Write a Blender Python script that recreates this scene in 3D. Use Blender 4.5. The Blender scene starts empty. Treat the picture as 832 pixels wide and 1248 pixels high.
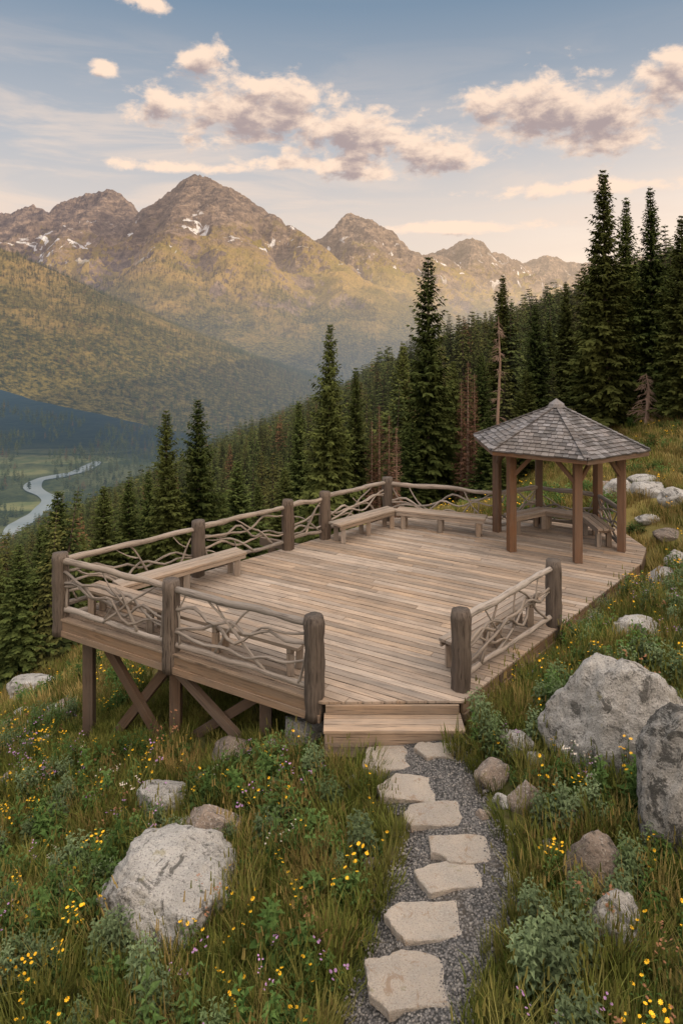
import bpy, bmesh, math, random
import numpy as np
from mathutils import Vector, noise as mn
random.seed(7); RNG=np.random.default_rng(7)
CH=5.27; HY=390.0; F=832.0
scene=bpy.context.scene
COL=scene.collection
# ------------------------------------------------------------ noise
def mk(seed):
    r=np.random.default_rng(seed); p=r.permutation(256); a=r.random(256)*2*np.pi
    return np.concatenate([p,p]),np.cos(a),np.sin(a)
_T={}
def pn(x,y,seed=0):
    if seed not in _T:_T[seed]=mk(seed)
    p,gx,gy=_T[seed]
    xf=np.floor(x);yf=np.floor(y);xi=xf.astype(np.int64)&255;yi=yf.astype(np.int64)&255
    fx=x-xf;fy=y-yf
    u=fx*fx*fx*(fx*(fx*6-15)+10);v=fy*fy*fy*(fy*(fy*6-15)+10)
    def g(ix,iy,dx,dy):
        h=p[p[ix&255]+(iy&255)]
        return gx[h]*dx+gy[h]*dy
    a=g(xi,yi,fx,fy);b=g(xi+1,yi,fx-1,fy);c=g(xi,yi+1,fx,fy-1);d=g(xi+1,yi+1,fx-1,fy-1)
    return ((a*(1-u)+b*u)*(1-v)+(c*(1-u)+d*u)*v)*1.4
def fbm(x,y,o=4,seed=0,g=0.5):
    s=0;a=1;f=1
    for i in range(o):
        s=s+a*pn(x*f+i*17.3,y*f+i*9.1,seed+i);a*=g;f*=2.03
    return s
def ridged(x,y,o=5,seed=0,g=0.5):
    s=0;a=1;f=1;t=0
    for i in range(o):
        s=s+a*(1-np.abs(pn(x*f+i*7.7,y*f+i*3.1,seed+i))*1.6);t+=a;a*=g;f*=2.1
    return s/t
def sp(x,k):
    return k*np.logaddexp(0,x/k)
def sst(a,b,x):
    t=np.clip((x-a)/(b-a),0,1);return t*t*(3-2*t)
# ------------------------------------------------------------ deck polygon
P1=(-5.0,12.17);P2=(-2.72,10.9);P3=(-0.38,9.58);P4=(1.71,9.77);P5=(3.66,11.8)
P6=(-2.96,14.1);P7=(-1.23,15.72);P8=(-0.4,16.5);P9=(1.21,18.0)
DECK=[(-5.15,12.15),(-0.27,9.42),(1.68,9.45),(6.5,14.8),(7.05,15.8),(7.0,17.3),(5.15,18.4),(1.25,18.2)]
def deckd(X,Y):
    X=np.asarray(X,float);Y=np.asarray(Y,float);d=np.full(X.shape,-1e9)
    n=len(DECK)
    for i in range(n):
        a=DECK[i];b=DECK[(i+1)%n];ex=b[0]-a[0];ey=b[1]-a[1];l=math.hypot(ex,ey)
        d=np.maximum(d,((X-a[0])*ey-(Y-a[1])*ex)/l)
    return d
FLOOR=-290.0
def ground(X,Y):
    X=np.asarray(X,float);Y=np.asarray(Y,float)
    kL=np.clip(0.115+0.0195*Y,0.15,0.46)
    z=np.where(X<0.5,kL*(X-0.5),0.12*(X-0.5)+0.25*sp(X-18,5))-0.43
    wd=1-sst(4,14,X)
    z=z-0.4*(sp(Y-21,2)-sp(Y-41,4))*wd-0.1*sp(Y-25,5)
    dist=np.hypot(X,Y-8)
    z=z+0.10*fbm(X*0.35,Y*0.35,3,3)*sst(1.2,4,np.abs(X-0.9)+np.maximum(Y-14,0))
    z=z+np.clip((dist-20)*0.02,0,9)*fbm(X*0.012,Y*0.012,4,5)
    dd=deckd(X,Y)
    lim=-0.42+0.5*np.maximum(dd-0.05,0)
    z=np.where(z>lim,lim,z)
    z=FLOOR+sp(z-FLOOR,12)
    z=350-sp(350-z,40)
    far=sst(2600,4200,Y)
    z=z*(1-far)+FLOOR*far
    return z
def g1(x,y): return float(ground(np.array([x]),np.array([y]))[0])
def gp(px,py):
    D=8.0
    for i in range(60):
        X=(px-416)/F*D;z=g1(X,D);D2=F*(CH-z)/(py-HY);D=D*0.6+D2*0.4
    return ((px-416)/F*D,D,g1((px-416)/F*D,D))
# ------------------------------------------------------------ node helpers
def M(nt,op,a,b=None,c=None,clamp=False):
    n=nt.nodes.new('ShaderNodeMath');n.operation=op;n.use_clamp=clamp
    for i,v in enumerate((a,b,c)):
        if v is None: continue
        if isinstance(v,(int,float)): n.inputs[i].default_value=v
        else: nt.links.new(v,n.inputs[i])
    return n.outputs[0]
def VM(nt,op,a,b=None):
    n=nt.nodes.new('ShaderNodeVectorMath');n.operation=op
    for i,v in enumerate((a,b)):
        if v is None: continue
        if isinstance(v,(tuple,list)): n.inputs[i].default_value=v
        else: nt.links.new(v,n.inputs[i])
    return n.outputs['Value'] if op in('LENGTH','DOT_PRODUCT') else n.outputs[0]
def MIX(nt,f,a,b,mode='MIX'):
    n=nt.nodes.new('ShaderNodeMix');n.data_type='RGBA';n.blend_type=mode
    for s,v in ((n.inputs[0],f),(n.inputs[6],a),(n.inputs[7],b)):
        if isinstance(v,(int,float)): s.default_value=v
        elif isinstance(v,(tuple,list)): s.default_value=(v[0],v[1],v[2],1)
        else: nt.links.new(v,s)
    return n.outputs[2]
def MR(nt,v,a,b,c=0.0,d=1.0,smooth=False):
    n=nt.nodes.new('ShaderNodeMapRange');n.clamp=True
    if smooth:n.interpolation_type='SMOOTHSTEP'
    nt.links.new(v,n.inputs[0])
    for i,x in enumerate((a,b,c,d)): n.inputs[i+1].default_value=x
    return n.outputs[0]
def NZ(nt,vec,scale,detail=4,rough=0.5,dist=0.0):
    n=nt.nodes.new('ShaderNodeTexNoise');n.inputs['Scale'].default_value=scale
    n.inputs['Detail'].default_value=detail;n.inputs['Roughness'].default_value=rough;n.inputs['Distortion'].default_value=dist
    if vec is not None: nt.links.new(vec,n.inputs['Vector'])
    return n.outputs[0]
def RAMP(nt,v,stops):
    n=nt.nodes.new('ShaderNodeValToRGB');e=n.color_ramp.elements
    while len(e)<len(stops): e.new(0.5)
    for i,(p,c) in enumerate(stops): e[i].position=p;e[i].color=(c[0],c[1],c[2],1)
    nt.links.new(v,n.inputs[0]);return n.outputs[0]
def ATT(nt,name):
    n=nt.nodes.new('ShaderNodeAttribute');n.attribute_name=name;return n
def BUMP(nt,h,strength,dist):
    n=nt.nodes.new('ShaderNodeBump');n.inputs['Strength'].default_value=strength;n.inputs['Distance'].default_value=dist
    nt.links.new(h,n.inputs['Height']);return n.outputs[0]
def POS(nt): return nt.nodes.new('ShaderNodeNewGeometry').outputs['Position']
def painted_haze(nt,sh):  # aerial haze painted into the material as emission, by distance and height
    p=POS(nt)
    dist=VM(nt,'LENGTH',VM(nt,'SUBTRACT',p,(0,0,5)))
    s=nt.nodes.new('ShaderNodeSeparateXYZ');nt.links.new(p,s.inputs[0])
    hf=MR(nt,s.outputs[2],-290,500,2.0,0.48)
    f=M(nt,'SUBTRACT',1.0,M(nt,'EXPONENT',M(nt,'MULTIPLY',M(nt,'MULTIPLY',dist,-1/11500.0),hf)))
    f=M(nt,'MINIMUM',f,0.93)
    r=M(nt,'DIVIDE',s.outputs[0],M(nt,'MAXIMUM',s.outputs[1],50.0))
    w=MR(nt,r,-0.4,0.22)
    hi=MIX(nt,w,(0.38,0.35,0.40),(0.97,0.74,0.54))  # warmer towards the right: sun glow put into the haze colour
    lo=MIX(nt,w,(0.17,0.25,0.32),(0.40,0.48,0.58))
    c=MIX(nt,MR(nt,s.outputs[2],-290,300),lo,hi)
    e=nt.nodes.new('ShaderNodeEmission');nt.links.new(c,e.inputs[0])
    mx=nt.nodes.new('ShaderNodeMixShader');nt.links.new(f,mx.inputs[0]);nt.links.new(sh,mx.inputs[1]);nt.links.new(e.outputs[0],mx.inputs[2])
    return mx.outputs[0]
def newmat(name,build,hz=False,rough=0.8,spec=0.3,transl=0.0,diff=False):
    m=bpy.data.materials.new(name);m.use_nodes=True;nt=m.node_tree;nt.nodes.clear()
    out=nt.nodes.new('ShaderNodeOutputMaterial')
    if diff:
        b=nt.nodes.new('ShaderNodeBsdfDiffuse');r=build(nt,b);c=r[0];nt.links.new(c,b.inputs['Color'])
    else:
        b=nt.nodes.new('ShaderNodeBsdfPrincipled');b.inputs['Roughness'].default_value=rough
        b.inputs['Specular IOR Level'].default_value=spec
        r=build(nt,b);c=r[0]
        nt.links.new(c,b.inputs['Base Color'])
    if len(r)>1 and r[1] is not None: nt.links.new(r[1],b.inputs['Normal'])
    sh=b.outputs[0]
    if transl>0:
        t=nt.nodes.new('ShaderNodeBsdfTranslucent');nt.links.new(c,t.inputs[0])
        mx=nt.nodes.new('ShaderNodeMixShader');mx.inputs[0].default_value=transl
        nt.links.new(sh,mx.inputs[1]);nt.links.new(t.outputs[0],mx.inputs[2]);sh=mx.outputs[0]
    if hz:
        sh=painted_haze(nt,sh);m.cycles.emission_sampling='NONE'
    nt.links.new(sh,out.inputs[0])
    return m
# ------------------------------------------------------------ materials
def wood(name,c1,c2,c3,rough=0.75,bump=0.4,var=0.5,crack=0.5):
    def b(nt,bs):
        g=ATT(nt,'grain').outputs['Vector'];rn=ATT(nt,'rnd').outputs['Fac']
        off=nt.nodes.new('ShaderNodeCombineXYZ');nt.links.new(M(nt,'MULTIPLY',rn,37.0),off.inputs[0]);nt.links.new(M(nt,'MULTIPLY',rn,91.0),off.inputs[1])
        g2=VM(nt,'ADD',g,off.outputs[0])
        fine=NZ(nt,VM(nt,'MULTIPLY',g2,(1.5,45,45)),1.0,5,0.65,0.3)
        big=NZ(nt,VM(nt,'MULTIPLY',g2,(0.9,6,6)),1.0,4,0.6)
        col=MIX(nt,MR(nt,fine,0.32,0.68),c1,c2)
        col=MIX(nt,MR(nt,big,0.38,0.62,0,0.9),col,c3)
        hsv=nt.nodes.new('ShaderNodeHueSaturation');nt.links.new(col,hsv.inputs['Color'])
        nt.links.new(MR(nt,rn,0,1,1-var*0.5,1+var*0.5),hsv.inputs['Value'])
        nt.links.new(MR(nt,M(nt,'FRACT',M(nt,'MULTIPLY',rn,13.7)),0,1,0.7,1.15),hsv.inputs['Saturation'])
        cr=MR(nt,NZ(nt,VM(nt,'MULTIPLY',g2,(2.2,70,70)),1.0,2,0.5),0.58,0.68)
        col=MIX(nt,M(nt,'MULTIPLY',cr,crack),hsv.outputs[0],(0.03,0.022,0.018))
        st=NZ(nt,POS(nt),1.1,6,0.65)
        col=MIX(nt,MR(nt,st,0.48,0.72,0,0.5),col,(0.14,0.115,0.095))
        h=M(nt,'SUBTRACT',fine,M(nt,'MULTIPLY',cr,0.8))
        return col,BUMP(nt,h,bump,0.01)
    return newmat(name,b,rough=rough)
mDeck=wood('deck_wood',(0.43,0.325,0.24),(0.29,0.215,0.16),(0.26,0.212,0.172),var=0.5,crack=.65)
mTrim=wood('trim_wood',(0.28,0.185,0.118),(0.175,0.115,0.073),(0.19,0.142,0.105),var=0.4)
mBeam=wood('beam_wood',(0.16,0.10,0.065),(0.09,0.058,0.038),(0.11,0.08,0.06),var=0.4)
mBark=wood('post_log',(0.165,0.124,0.096),(0.048,0.035,0.028),(0.10,0.076,0.06),bump=1.0,var=0.3,crack=0.95)
mRail=wood('rail_log',(0.34,0.29,0.25),(0.19,0.158,0.135),(0.27,0.235,0.205),bump=0.7,var=0.5)
mGaz=wood('gazebo_timber',(0.21,0.116,0.067),(0.12,0.065,0.038),(0.14,0.088,0.06),var=0.3)
mShin=wood('cedar_shingle',(0.185,0.182,0.195),(0.105,0.104,0.113),(0.135,0.122,0.12),var=1.0,bump=0.6)
mBench=wood('bench_wood',(0.37,0.285,0.22),(0.24,0.184,0.143),(0.25,0.21,0.175),var=0.35)
def stonecol(nt,bs,base,dark,lich,sc=1.0,speck=0.6,lo_=.53):
    oi=nt.nodes.new('ShaderNodeObjectInfo').outputs['Random']
    p=VM(nt,'ADD',POS(nt),VM(nt,'MULTIPLY',nt.nodes.new('ShaderNodeObjectInfo').outputs['Location'],(3.1,5.3,1.7)))
    a=NZ(nt,p,2.3*sc,6,0.6);c=MIX(nt,MR(nt,a,0.35,0.7),base,dark)
    s=NZ(nt,p,48*sc,3,0.7);c=MIX(nt,MR(nt,s,0.53,0.64,0,speck),c,(0.06,0.06,0.062))
    s2=NZ(nt,p,38*sc,2,0.6);c=MIX(nt,MR(nt,s2,0.58,0.68,0,0.6),c,(0.60,0.58,0.55))
    l=NZ(nt,p,4.2*sc,9,0.8,0.6);c=MIX(nt,MR(nt,l,lo_,lo_+.05,0,0.88),c,lich)
    l2=NZ(nt,VM(nt,'ADD',p,(9,4,2)),6*sc,6,0.7);c=MIX(nt,MR(nt,l2,0.63,0.68,0,0.5),c,(0.26,0.24,0.12))
    hs=nt.nodes.new('ShaderNodeHueSaturation');nt.links.new(c,hs.inputs['Color']);nt.links.new(MR(nt,oi,0,1,0.8,1.08),hs.inputs['Value'])
    h=M(nt,'ADD',NZ(nt,p,5*sc,10,0.72),M(nt,'MULTIPLY',s,0.15))
    return hs.outputs[0],BUMP(nt,h,1.0,0.10)
mGran=newmat('granite',lambda nt,b:stonecol(nt,b,(0.50,0.49,0.475),(0.34,0.33,0.315),(0.085,0.083,0.078),1.0,.65,.53),rough=0.85)
mGran3=newmat('lichen_granite',lambda nt,b:stonecol(nt,b,(0.44,0.43,0.41),(0.30,0.295,0.285),(0.06,0.06,0.057),1.2,.7,.49),rough=0.85)
mGran2=newmat('granite_brown',lambda nt,b:stonecol(nt,b,(0.33,0.265,0.22),(0.22,0.185,0.16),(0.11,0.10,0.09)),rough=0.85)
mSlab=newmat('sandstone',lambda nt,b:stonecol(nt,b,(0.56,0.49,0.42),(0.45,0.41,0.37),(0.38,0.285,0.21),1.5,0.35,.555),rough=0.85)
def gravel(nt,b):
    p=POS(nt);v=nt.nodes.new('ShaderNodeTexVoronoi');v.inputs['Scale'].default_value=42;nt.links.new(p,v.inputs['Vector'])
    sx=nt.nodes.new('ShaderNodeSeparateColor');nt.links.new(v.outputs['Color'],sx.inputs[0])
    c=MIX(nt,sx.outputs[0],(0.075,0.075,0.078),(0.22,0.21,0.205))
    c=MIX(nt,MR(nt,v.outputs['Distance'],0.3,0.7),c,(0.03,0.03,0.03))
    c=MIX(nt,MR(nt,NZ(nt,p,2.2,4),0.5,0.75,0,0.5),c,(0.10,0.08,0.06))
    return c,BUMP(nt,M(nt,'SUBTRACT',1.0,v.outputs['Distance']),0.9,0.02)
mGravel=newmat('gravel',gravel)
mPeb=newmat('pebble',lambda nt,b:(MIX(nt,nt.nodes.new('ShaderNodeObjectInfo').outputs['Random'],(0.07,0.07,0.075),(0.27,0.255,0.24)),None),diff=True)
def leafmat(name,a,b_,c_=None,hz=False,transl=0.25,brown=0.0):
    def b(nt,bs):
        oi=nt.nodes.new('ShaderNodeObjectInfo').outputs['Random'];rn=ATT(nt,'rnd').outputs['Fac']
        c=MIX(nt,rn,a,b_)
        if c_: c=MIX(nt,MR(nt,oi,0.45,1.0,0,0.8),c,c_)
        hs=nt.nodes.new('ShaderNodeHueSaturation');nt.links.new(c,hs.inputs['Color']);nt.links.new(MR(nt,M(nt,'FRACT',M(nt,'MULTIPLY',oi,7.31)),0,1,0.6,1.3),hs.inputs['Value'])
        c=hs.outputs[0]
        if brown>0: c=MIX(nt,MR(nt,M(nt,'FRACT',M(nt,'MULTIPLY',oi,23.7)),1-brown,1-brown+0.01,0,0.8),c,(0.16,0.08,0.045))
        return (c,None)
    return newmat(name,b,hz=hz,transl=transl,diff=True)
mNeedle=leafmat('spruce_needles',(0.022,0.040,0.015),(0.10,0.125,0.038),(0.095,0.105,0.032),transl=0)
mRustN=leafmat('dead_needles',(0.09,0.05,0.034),(0.22,0.125,0.085),(0.20,0.13,0.10),transl=0)
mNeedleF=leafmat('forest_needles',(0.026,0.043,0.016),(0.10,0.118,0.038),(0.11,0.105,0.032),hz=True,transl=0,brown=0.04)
mNeedleM=leafmat('sun_tinted_mountain_needles',(0.07,0.07,0.02),(0.30,0.235,0.065),(0.27,0.20,0.06),hz=True,transl=0)  # lighter golden copy of the forest needles, sunlight put into the colour
mGrass=leafmat('grass_blades',(0.065,0.096,0.020),(0.18,0.195,0.050),(0.25,0.22,0.075),transl=0.22)
mDry=leafmat('dry_grass',(0.24,0.185,0.07),(0.40,0.30,0.12),(0.18,0.18,0.055),transl=0.22)
mForb=leafmat('forb_leaves',(0.040,0.088,0.024),(0.11,0.17,0.05),(0.10,0.155,0.055),transl=0.2)
mSage=leafmat('grey_green_leaves',(0.085,0.125,0.06),(0.175,0.225,0.12),(0.12,0.17,0.07),transl=0.2)
mYel=leafmat('yellow_petals',(0.80,0.40,0.02),(0.92,0.58,0.05),transl=0)
mPur=leafmat('purple_petals',(0.36,0.18,0.40),(0.50,0.32,0.53),transl=0)
mWhi=leafmat('pale_petals',(0.50,0.44,0.38),(0.62,0.57,0.5),transl=0)
mRust=leafmat('rusty_seedheads',(0.20,0.09,0.05),(0.32,0.17,0.10),transl=0)
mBarkT=newmat('tree_bark',lambda nt,b:(MIX(nt,NZ(nt,VM(nt,'MULTIPLY',POS(nt),(9,9,2)),1.0,5),(0.06,0.045,0.035),(0.17,0.135,0.11)),None))
mDead=newmat('dead_wood',lambda nt,b:(MIX(nt,NZ(nt,VM(nt,'MULTIPLY',POS(nt),(5,5,1)),1.0,5),(0.17,0.10,0.07),(0.34,0.25,0.20)),None))
def fp(px,py): 
    D=F*(CH-FLOOR-6)/(py-HY);return ((px-416)/F*D,D)
CLEAR=[(fp(40,556),230,50),(fp(100,546),150,40),(fp(12,572),90,30),(fp(215,493),190,130),(fp(318,470),200,260),(fp(30,612),60,30)]
RIV=[fp(-10,690),fp(5,668),fp(20,642),fp(45,622),fp(62,606),fp(40,592),fp(48,582),fp(78,576),fp(98,571),fp(120,560)]
def groundmat(nt,b):
    p=POS(nt);s=nt.nodes.new('ShaderNodeSeparateXYZ');nt.links.new(p,s.inputs[0])
    n1=NZ(nt,p,0.9,6,0.6);n2=NZ(nt,p,9,5,0.7)
    c=MIX(nt,MR(nt,n1,0.35,0.65),(0.05,0.062,0.018),(0.12,0.11,0.038))
    c=MIX(nt,MR(nt,n2,0.45,0.7,0,0.7),c,(0.06,0.045,0.028))
    yel=MR(nt,NZ(nt,p,0.16,3),0.4,0.6,0.3,0.9)
    c=MIX(nt,M(nt,'MULTIPLY',yel,MR(nt,s.outputs[1],12,18)),c,(0.25,0.205,0.07))
    d=VM(nt,'LENGTH',VM(nt,'SUBTRACT',p,(0,8,0)))
    f1=NZ(nt,p,0.06,6,0.75);fc=MIX(nt,MR(nt,f1,0.35,0.65),(0.018,0.030,0.012),(0.06,0.072,0.025))
    f2=NZ(nt,p,0.006,8,0.75)
    fcol=MIX(nt,MR(nt,f2,0.45,0.6),fc,(0.11,0.115,0.045))
    c=MIX(nt,MR(nt,d,32,60),c,fcol)
    wn=NZ(nt,p,0.008,5,0.6)
    ml=None
    for (cx,cy),rx,ry in CLEAR:
        l=VM(nt,'LENGTH',VM(nt,'MULTIPLY',VM(nt,'SUBTRACT',p,(cx,cy,FLOOR+4)),(1/rx,1/ry,0.01)))
        ml=l if ml is None else M(nt,'MINIMUM',ml,l)
    k=MR(nt,M(nt,'ADD',ml,M(nt,'MULTIPLY',M(nt,'SUBTRACT',wn,0.5),1.4)),0.85,1.0,1,0)
    c=MIX(nt,k,c,MIX(nt,MR(nt,NZ(nt,p,0.03,3),0.4,0.6),(0.17,0.17,0.07),(0.10,0.12,0.045)))
    return c,BUMP(nt,n2,0.6,0.08)
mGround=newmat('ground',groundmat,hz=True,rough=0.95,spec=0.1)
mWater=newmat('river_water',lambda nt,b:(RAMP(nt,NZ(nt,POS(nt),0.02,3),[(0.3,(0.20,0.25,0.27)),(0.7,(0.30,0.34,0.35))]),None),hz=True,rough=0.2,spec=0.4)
def mtnmat(nt,b):  # rock, grass and forest tones raised towards gold to stand in for sunlight
    geo=nt.nodes.new('ShaderNodeNewGeometry');p=geo.outputs['Position']
    s=nt.nodes.new('ShaderNodeSeparateXYZ');nt.links.new(p,s.inputs[0])
    sn=nt.nodes.new('ShaderNodeSeparateXYZ');nt.links.new(geo.outputs['True Normal'],sn.inputs[0])
    n1=NZ(nt,p,0.004,8,0.65);n2=NZ(nt,p,0.02,8,0.7)
    st=NZ(nt,VM(nt,'MULTIPLY',p,(0.004,0.004,0.02)),1.0,6,0.65,0.4)
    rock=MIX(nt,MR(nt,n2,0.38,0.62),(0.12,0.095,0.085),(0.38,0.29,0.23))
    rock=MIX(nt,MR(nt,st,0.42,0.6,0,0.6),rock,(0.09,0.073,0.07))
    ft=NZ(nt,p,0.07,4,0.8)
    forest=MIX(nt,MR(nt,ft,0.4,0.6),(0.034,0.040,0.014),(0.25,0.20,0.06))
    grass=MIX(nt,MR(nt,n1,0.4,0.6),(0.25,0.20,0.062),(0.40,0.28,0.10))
    alt=M(nt,'ADD',s.outputs[2],M(nt,'MULTIPLY',M(nt,'SUBTRACT',n1,0.5),1100.0))
    alt2=M(nt,'ADD',alt,M(nt,'MULTIPLY',M(nt,'SUBTRACT',n2,0.5),500.0))
    veg=MIX(nt,MR(nt,alt2,-60,260),forest,grass)
    rk=M(nt,'MAXIMUM',MR(nt,alt2,380,640),MR(nt,sn.outputs[2],0.66,0.54))
    c=MIX(nt,rk,veg,rock)
    sw=NZ(nt,VM(nt,'MULTIPLY',p,(0.006,0.003,0.005)),1.0,8,0.62,1.2)
    snow=M(nt,'MULTIPLY',M(nt,'MULTIPLY',MR(nt,sw,0.61,0.63),MR(nt,s.outputs[2],300,420)),MR(nt,s.outputs[2],820,650))
    c=MIX(nt,snow,c,(0.78,0.78,0.83))
    return c,BUMP(nt,M(nt,'ADD',n2,M(nt,'MULTIPLY',ft,0.35)),1.0,75)
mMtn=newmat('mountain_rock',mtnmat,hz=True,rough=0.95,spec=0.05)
# ------------------------------------------------------------ mesh builder
class MB:
    def __init__(s): s.v=[];s.f=[];s.g=[];s.r=[];s.m=[]
    def add(s,v,f,g,r,m=0):
        o=len(s.v);s.v.extend(v);s.g.extend(g);s.r.extend([r]*len(v))
        for q in f: s.f.append(tuple(i+o for i in q));s.m.append(m)
    def build(s,name,mats,smooth=False,bevel=0,parent=None):
        me=bpy.data.meshes.new(name);me.from_pydata([tuple(x) for x in s.v],[],s.f)
        for m in mats: me.materials.append(m)
        a=me.attributes.new('grain','FLOAT_VECTOR','POINT');a.data.foreach_set('vector',np.array(s.g,dtype=np.float32).ravel())
        a=me.attributes.new('rnd','FLOAT','POINT');a.data.foreach_set('value',np.array(s.r,dtype=np.float32))
        me.polygons.foreach_set('material_index',np.array(s.m,dtype=np.int32))
        me.polygons.foreach_set('use_smooth',[smooth]*len(s.f));me.update()
        ob=bpy.data.objects.new(name,me);COL.objects.link(ob)
        if bevel:
            b=ob.modifiers.new('bev','BEVEL');b.width=bevel;b.segments=2;b.limit_method='ANGLE'
        if parent: ob.parent=parent
        return ob
    def beam(s,a,b,w,h,m=0,up=(0,0,1)):
        a=Vector(a);b=Vector(b);d=(b-a);L=d.length;d.normalize();u=Vector(up)
        sd=d.cross(u);
        if sd.length<1e-3: sd=d.cross(Vector((0,1,0)))
        sd.normalize();u=sd.cross(d).normalized()
        v=[];g=[]
        for t,pnt in ((0,a),(L,b)):
            for i,j in ((-1,-1),(1,-1),(1,1),(-1,1)):
                v.append(pnt+sd*(w/2*i)+u*(h/2*j));g.append((t,w/2*i,h/2*j))
        s.add(v,[(0,1,2,3),(7,6,5,4),(0,4,5,1),(1,5,6,2),(2,6,7,3),(3,7,4,0)],g,random.random(),m)
    def log(s,pts,rad,seg=10,rough=0.08,m=0,groove=0.0):
        pts=[Vector(p) for p in pts];n=len(pts);v=[];g=[];f=[];L=0;r0=random.random()*50
        for i,p in enumerate(pts):
            d=(pts[min(i+1,n-1)]-pts[max(i-1,0)]).normalized()
            ref=Vector((0,0,1)) if abs(d.z)<0.9 else Vector((1,0,0))
            sx=d.cross(ref).normalized();sy=sx.cross(d)
            if i: L+=(p-pts[i-1]).length
            for k in range(seg):
                a=2*math.pi*k/seg
                rr=rad[i]*(1+rough*mn.noise(Vector((math.cos(a)*1.5,math.sin(a)*1.5,L*3+r0)))*2)
                if groove: rr*=1+groove*mn.noise(Vector((math.cos(a)*6,math.sin(a)*6,L*1.5+r0)))*2
                v.append(p+sx*math.cos(a)*rr+sy*math.sin(a)*rr);g.append((L,math.cos(a)*rad[i],math.sin(a)*rad[i]))
        for i in range(n-1):
            for k in range(seg):
                k2=(k+1)%seg;f.append((i*seg+k,i*seg+k2,(i+1)*seg+k2,(i+1)*seg+k))
        f.append(tuple(reversed(range(seg))));f.append(tuple((n-1)*seg+k for k in range(seg)))
        s.add(v,f,g,random.random(),m)
def empty(name):
    e=bpy.data.objects.new(name,None);COL.objects.link(e);return e
def V3(p,z): return Vector((p[0],p[1],z))
# ------------------------------------------------------------ deck
def clip(poly,n,c):
    out=[]
    for i in range(len(poly)):
        a=poly[i];b=poly[(i+1)%len(poly)];da=a[0]*n[0]+a[1]*n[1]-c;db=b[0]*n[0]+b[1]*n[1]-c
        if da<=0: out.append(a)
        if (da<0)!=(db<0) and da!=db:
            t=da/(da-db);out.append((a[0]+(b[0]-a[0])*t,a[1]+(b[1]-a[1])*t))
    return out
deck=empty('wooden_deck')
u=Vector((P3[0]-P1[0],P3[1]-P1[1])).normalized();w=Vector((-u.y,u.x))
mb=MB();W=0.150;gap=0.016
s0=min(p[0]*w.x+p[1]*w.y for p in DECK);s1=max(p[0]*w.x+p[1]*w.y for p in DECK)
s=s0
while s<s1:
    st=clip(clip(DECK,(w.x,w.y),s+W-gap),(-w.x,-w.y),-s)
    if len(st)>=3:
        t0=min(p[0]*u.x+p[1]*u.y for p in st);t1=max(p[0]*u.x+p[1]*u.y for p in st)
        t=t0-random.random()*2.5
        while t<t1:
            L=random.choice([3.0,3.6,4.2,4.8]);q=clip(clip(st,(u.x,u.y),t+L-0.007),(-u.x,-u.y),-t)
            t+=L
            if len(q)<3: continue
            zj=random.uniform(-0.006,0.0);n=len(q)
            v=[Vector((p[0],p[1],zj)) for p in q]+[Vector((p[0],p[1],zj-0.036)) for p in q]
            g=[(p[0]*u.x+p[1]*u.y,p[0]*w.x+p[1]*w.y,0) for p in q]*2
            f=[tuple(range(n)),tuple(reversed(range(n,2*n)))]+[(i,i+n,(i+1)%n+n,(i+1)%n) for i in range(n)]
            mb.add(v,f,g,random.random())
    s+=W
mb.build('deck_boards',[mDeck],bevel=0.005,parent=deck)
mb=MB();n=len(DECK)
for i in range(n):
    a=Vector(DECK[i]+(0,));b=Vector(DECK[(i+1)%n]+(0,));d=(b-a).normalized();nrm=Vector((d.y,-d.x,0))
    o=-0.045
    a2=a+nrm*o+d*0.04;b2=b+nrm*o-d*0.04
    zz=-0.002*i
    if i==1: continue
    mb.beam(a2+Vector((0,0,-0.125+zz)),b2+Vector((0,0,-0.125+zz)),0.045,0.165)
    mb.beam(a2+nrm*0.018+Vector((0,0,-0.265+zz)),b2+nrm*0.018+Vector((0,0,-0.265+zz)),0.05,0.11)
mb.build('fascia_boards',[mTrim],bevel=0.005,parent=deck)
mb=MB()
tmin=min(p[0]*u.x+p[1]*u.y for p in DECK);tmax=max(p[0]*u.x+p[1]*u.y for p in DECK)
t=tmin+0.3
while t<tmax:
    q=clip(clip(DECK,(u.x,u.y),t+0.02),(-u.x,-u.y),-t+0.02)
    if len(q)>=3:
        ss=[p[0]*w.x+p[1]*w.y for p in q];a,b=min(ss)+0.12,max(ss)-0.12
        if b>a: mb.beam((u.x*t+w.x*a,u.y*t+w.y*a,-0.14),(u.x*t+w.x*b,u.y*t+w.y*b,-0.14),0.045,0.19)
    t+=0.45
def inner(t,off,z):
    a=Vector(DECK[0]+(0,));b=Vector(DECK[1]+(0,));d=(b-a).normalized();nn=Vector((-d.y,d.x,0))
    p=a+d*t+nn*off;p.z=z;return p
for off,zb in ((0.35,-0.315),(2.2,-0.318),(4.2,-0.32),(6.0,-0.322)):
    LL=5.3 if off<1 else 5.0
    mb.beam(inner(0.2,off,zb),inner(LL,off,zb),0.09,0.2)
    for tt in (0.55,2.6,4.4):
        p=inner(tt,off,-0.4);gz=g1(p.x,p.y)
        if gz<-0.5: mb.beam((p.x,p.y,gz-0.3),(p.x,p.y,-0.41),0.18,0.18)
mb.beam(inner(1.15,0.25,-0.42),inner(2.40,0.30,-1.75),0.10,0.16)
mb.beam(inner(2.45,0.38,-0.42),inner(1.15,0.38,-2.0),0.10,0.16)
mb.beam(inner(2.75,0.25,-0.42),inner(4.2,0.25,-1.25),0.10,0.14)
mb.beam(inner(4.3,0.38,-0.42),inner(2.9,0.38,-1.50),0.10,0.14)
mb.build('support_frame',[mBeam],bevel=0.006,parent=deck)
mb=MB()
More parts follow.
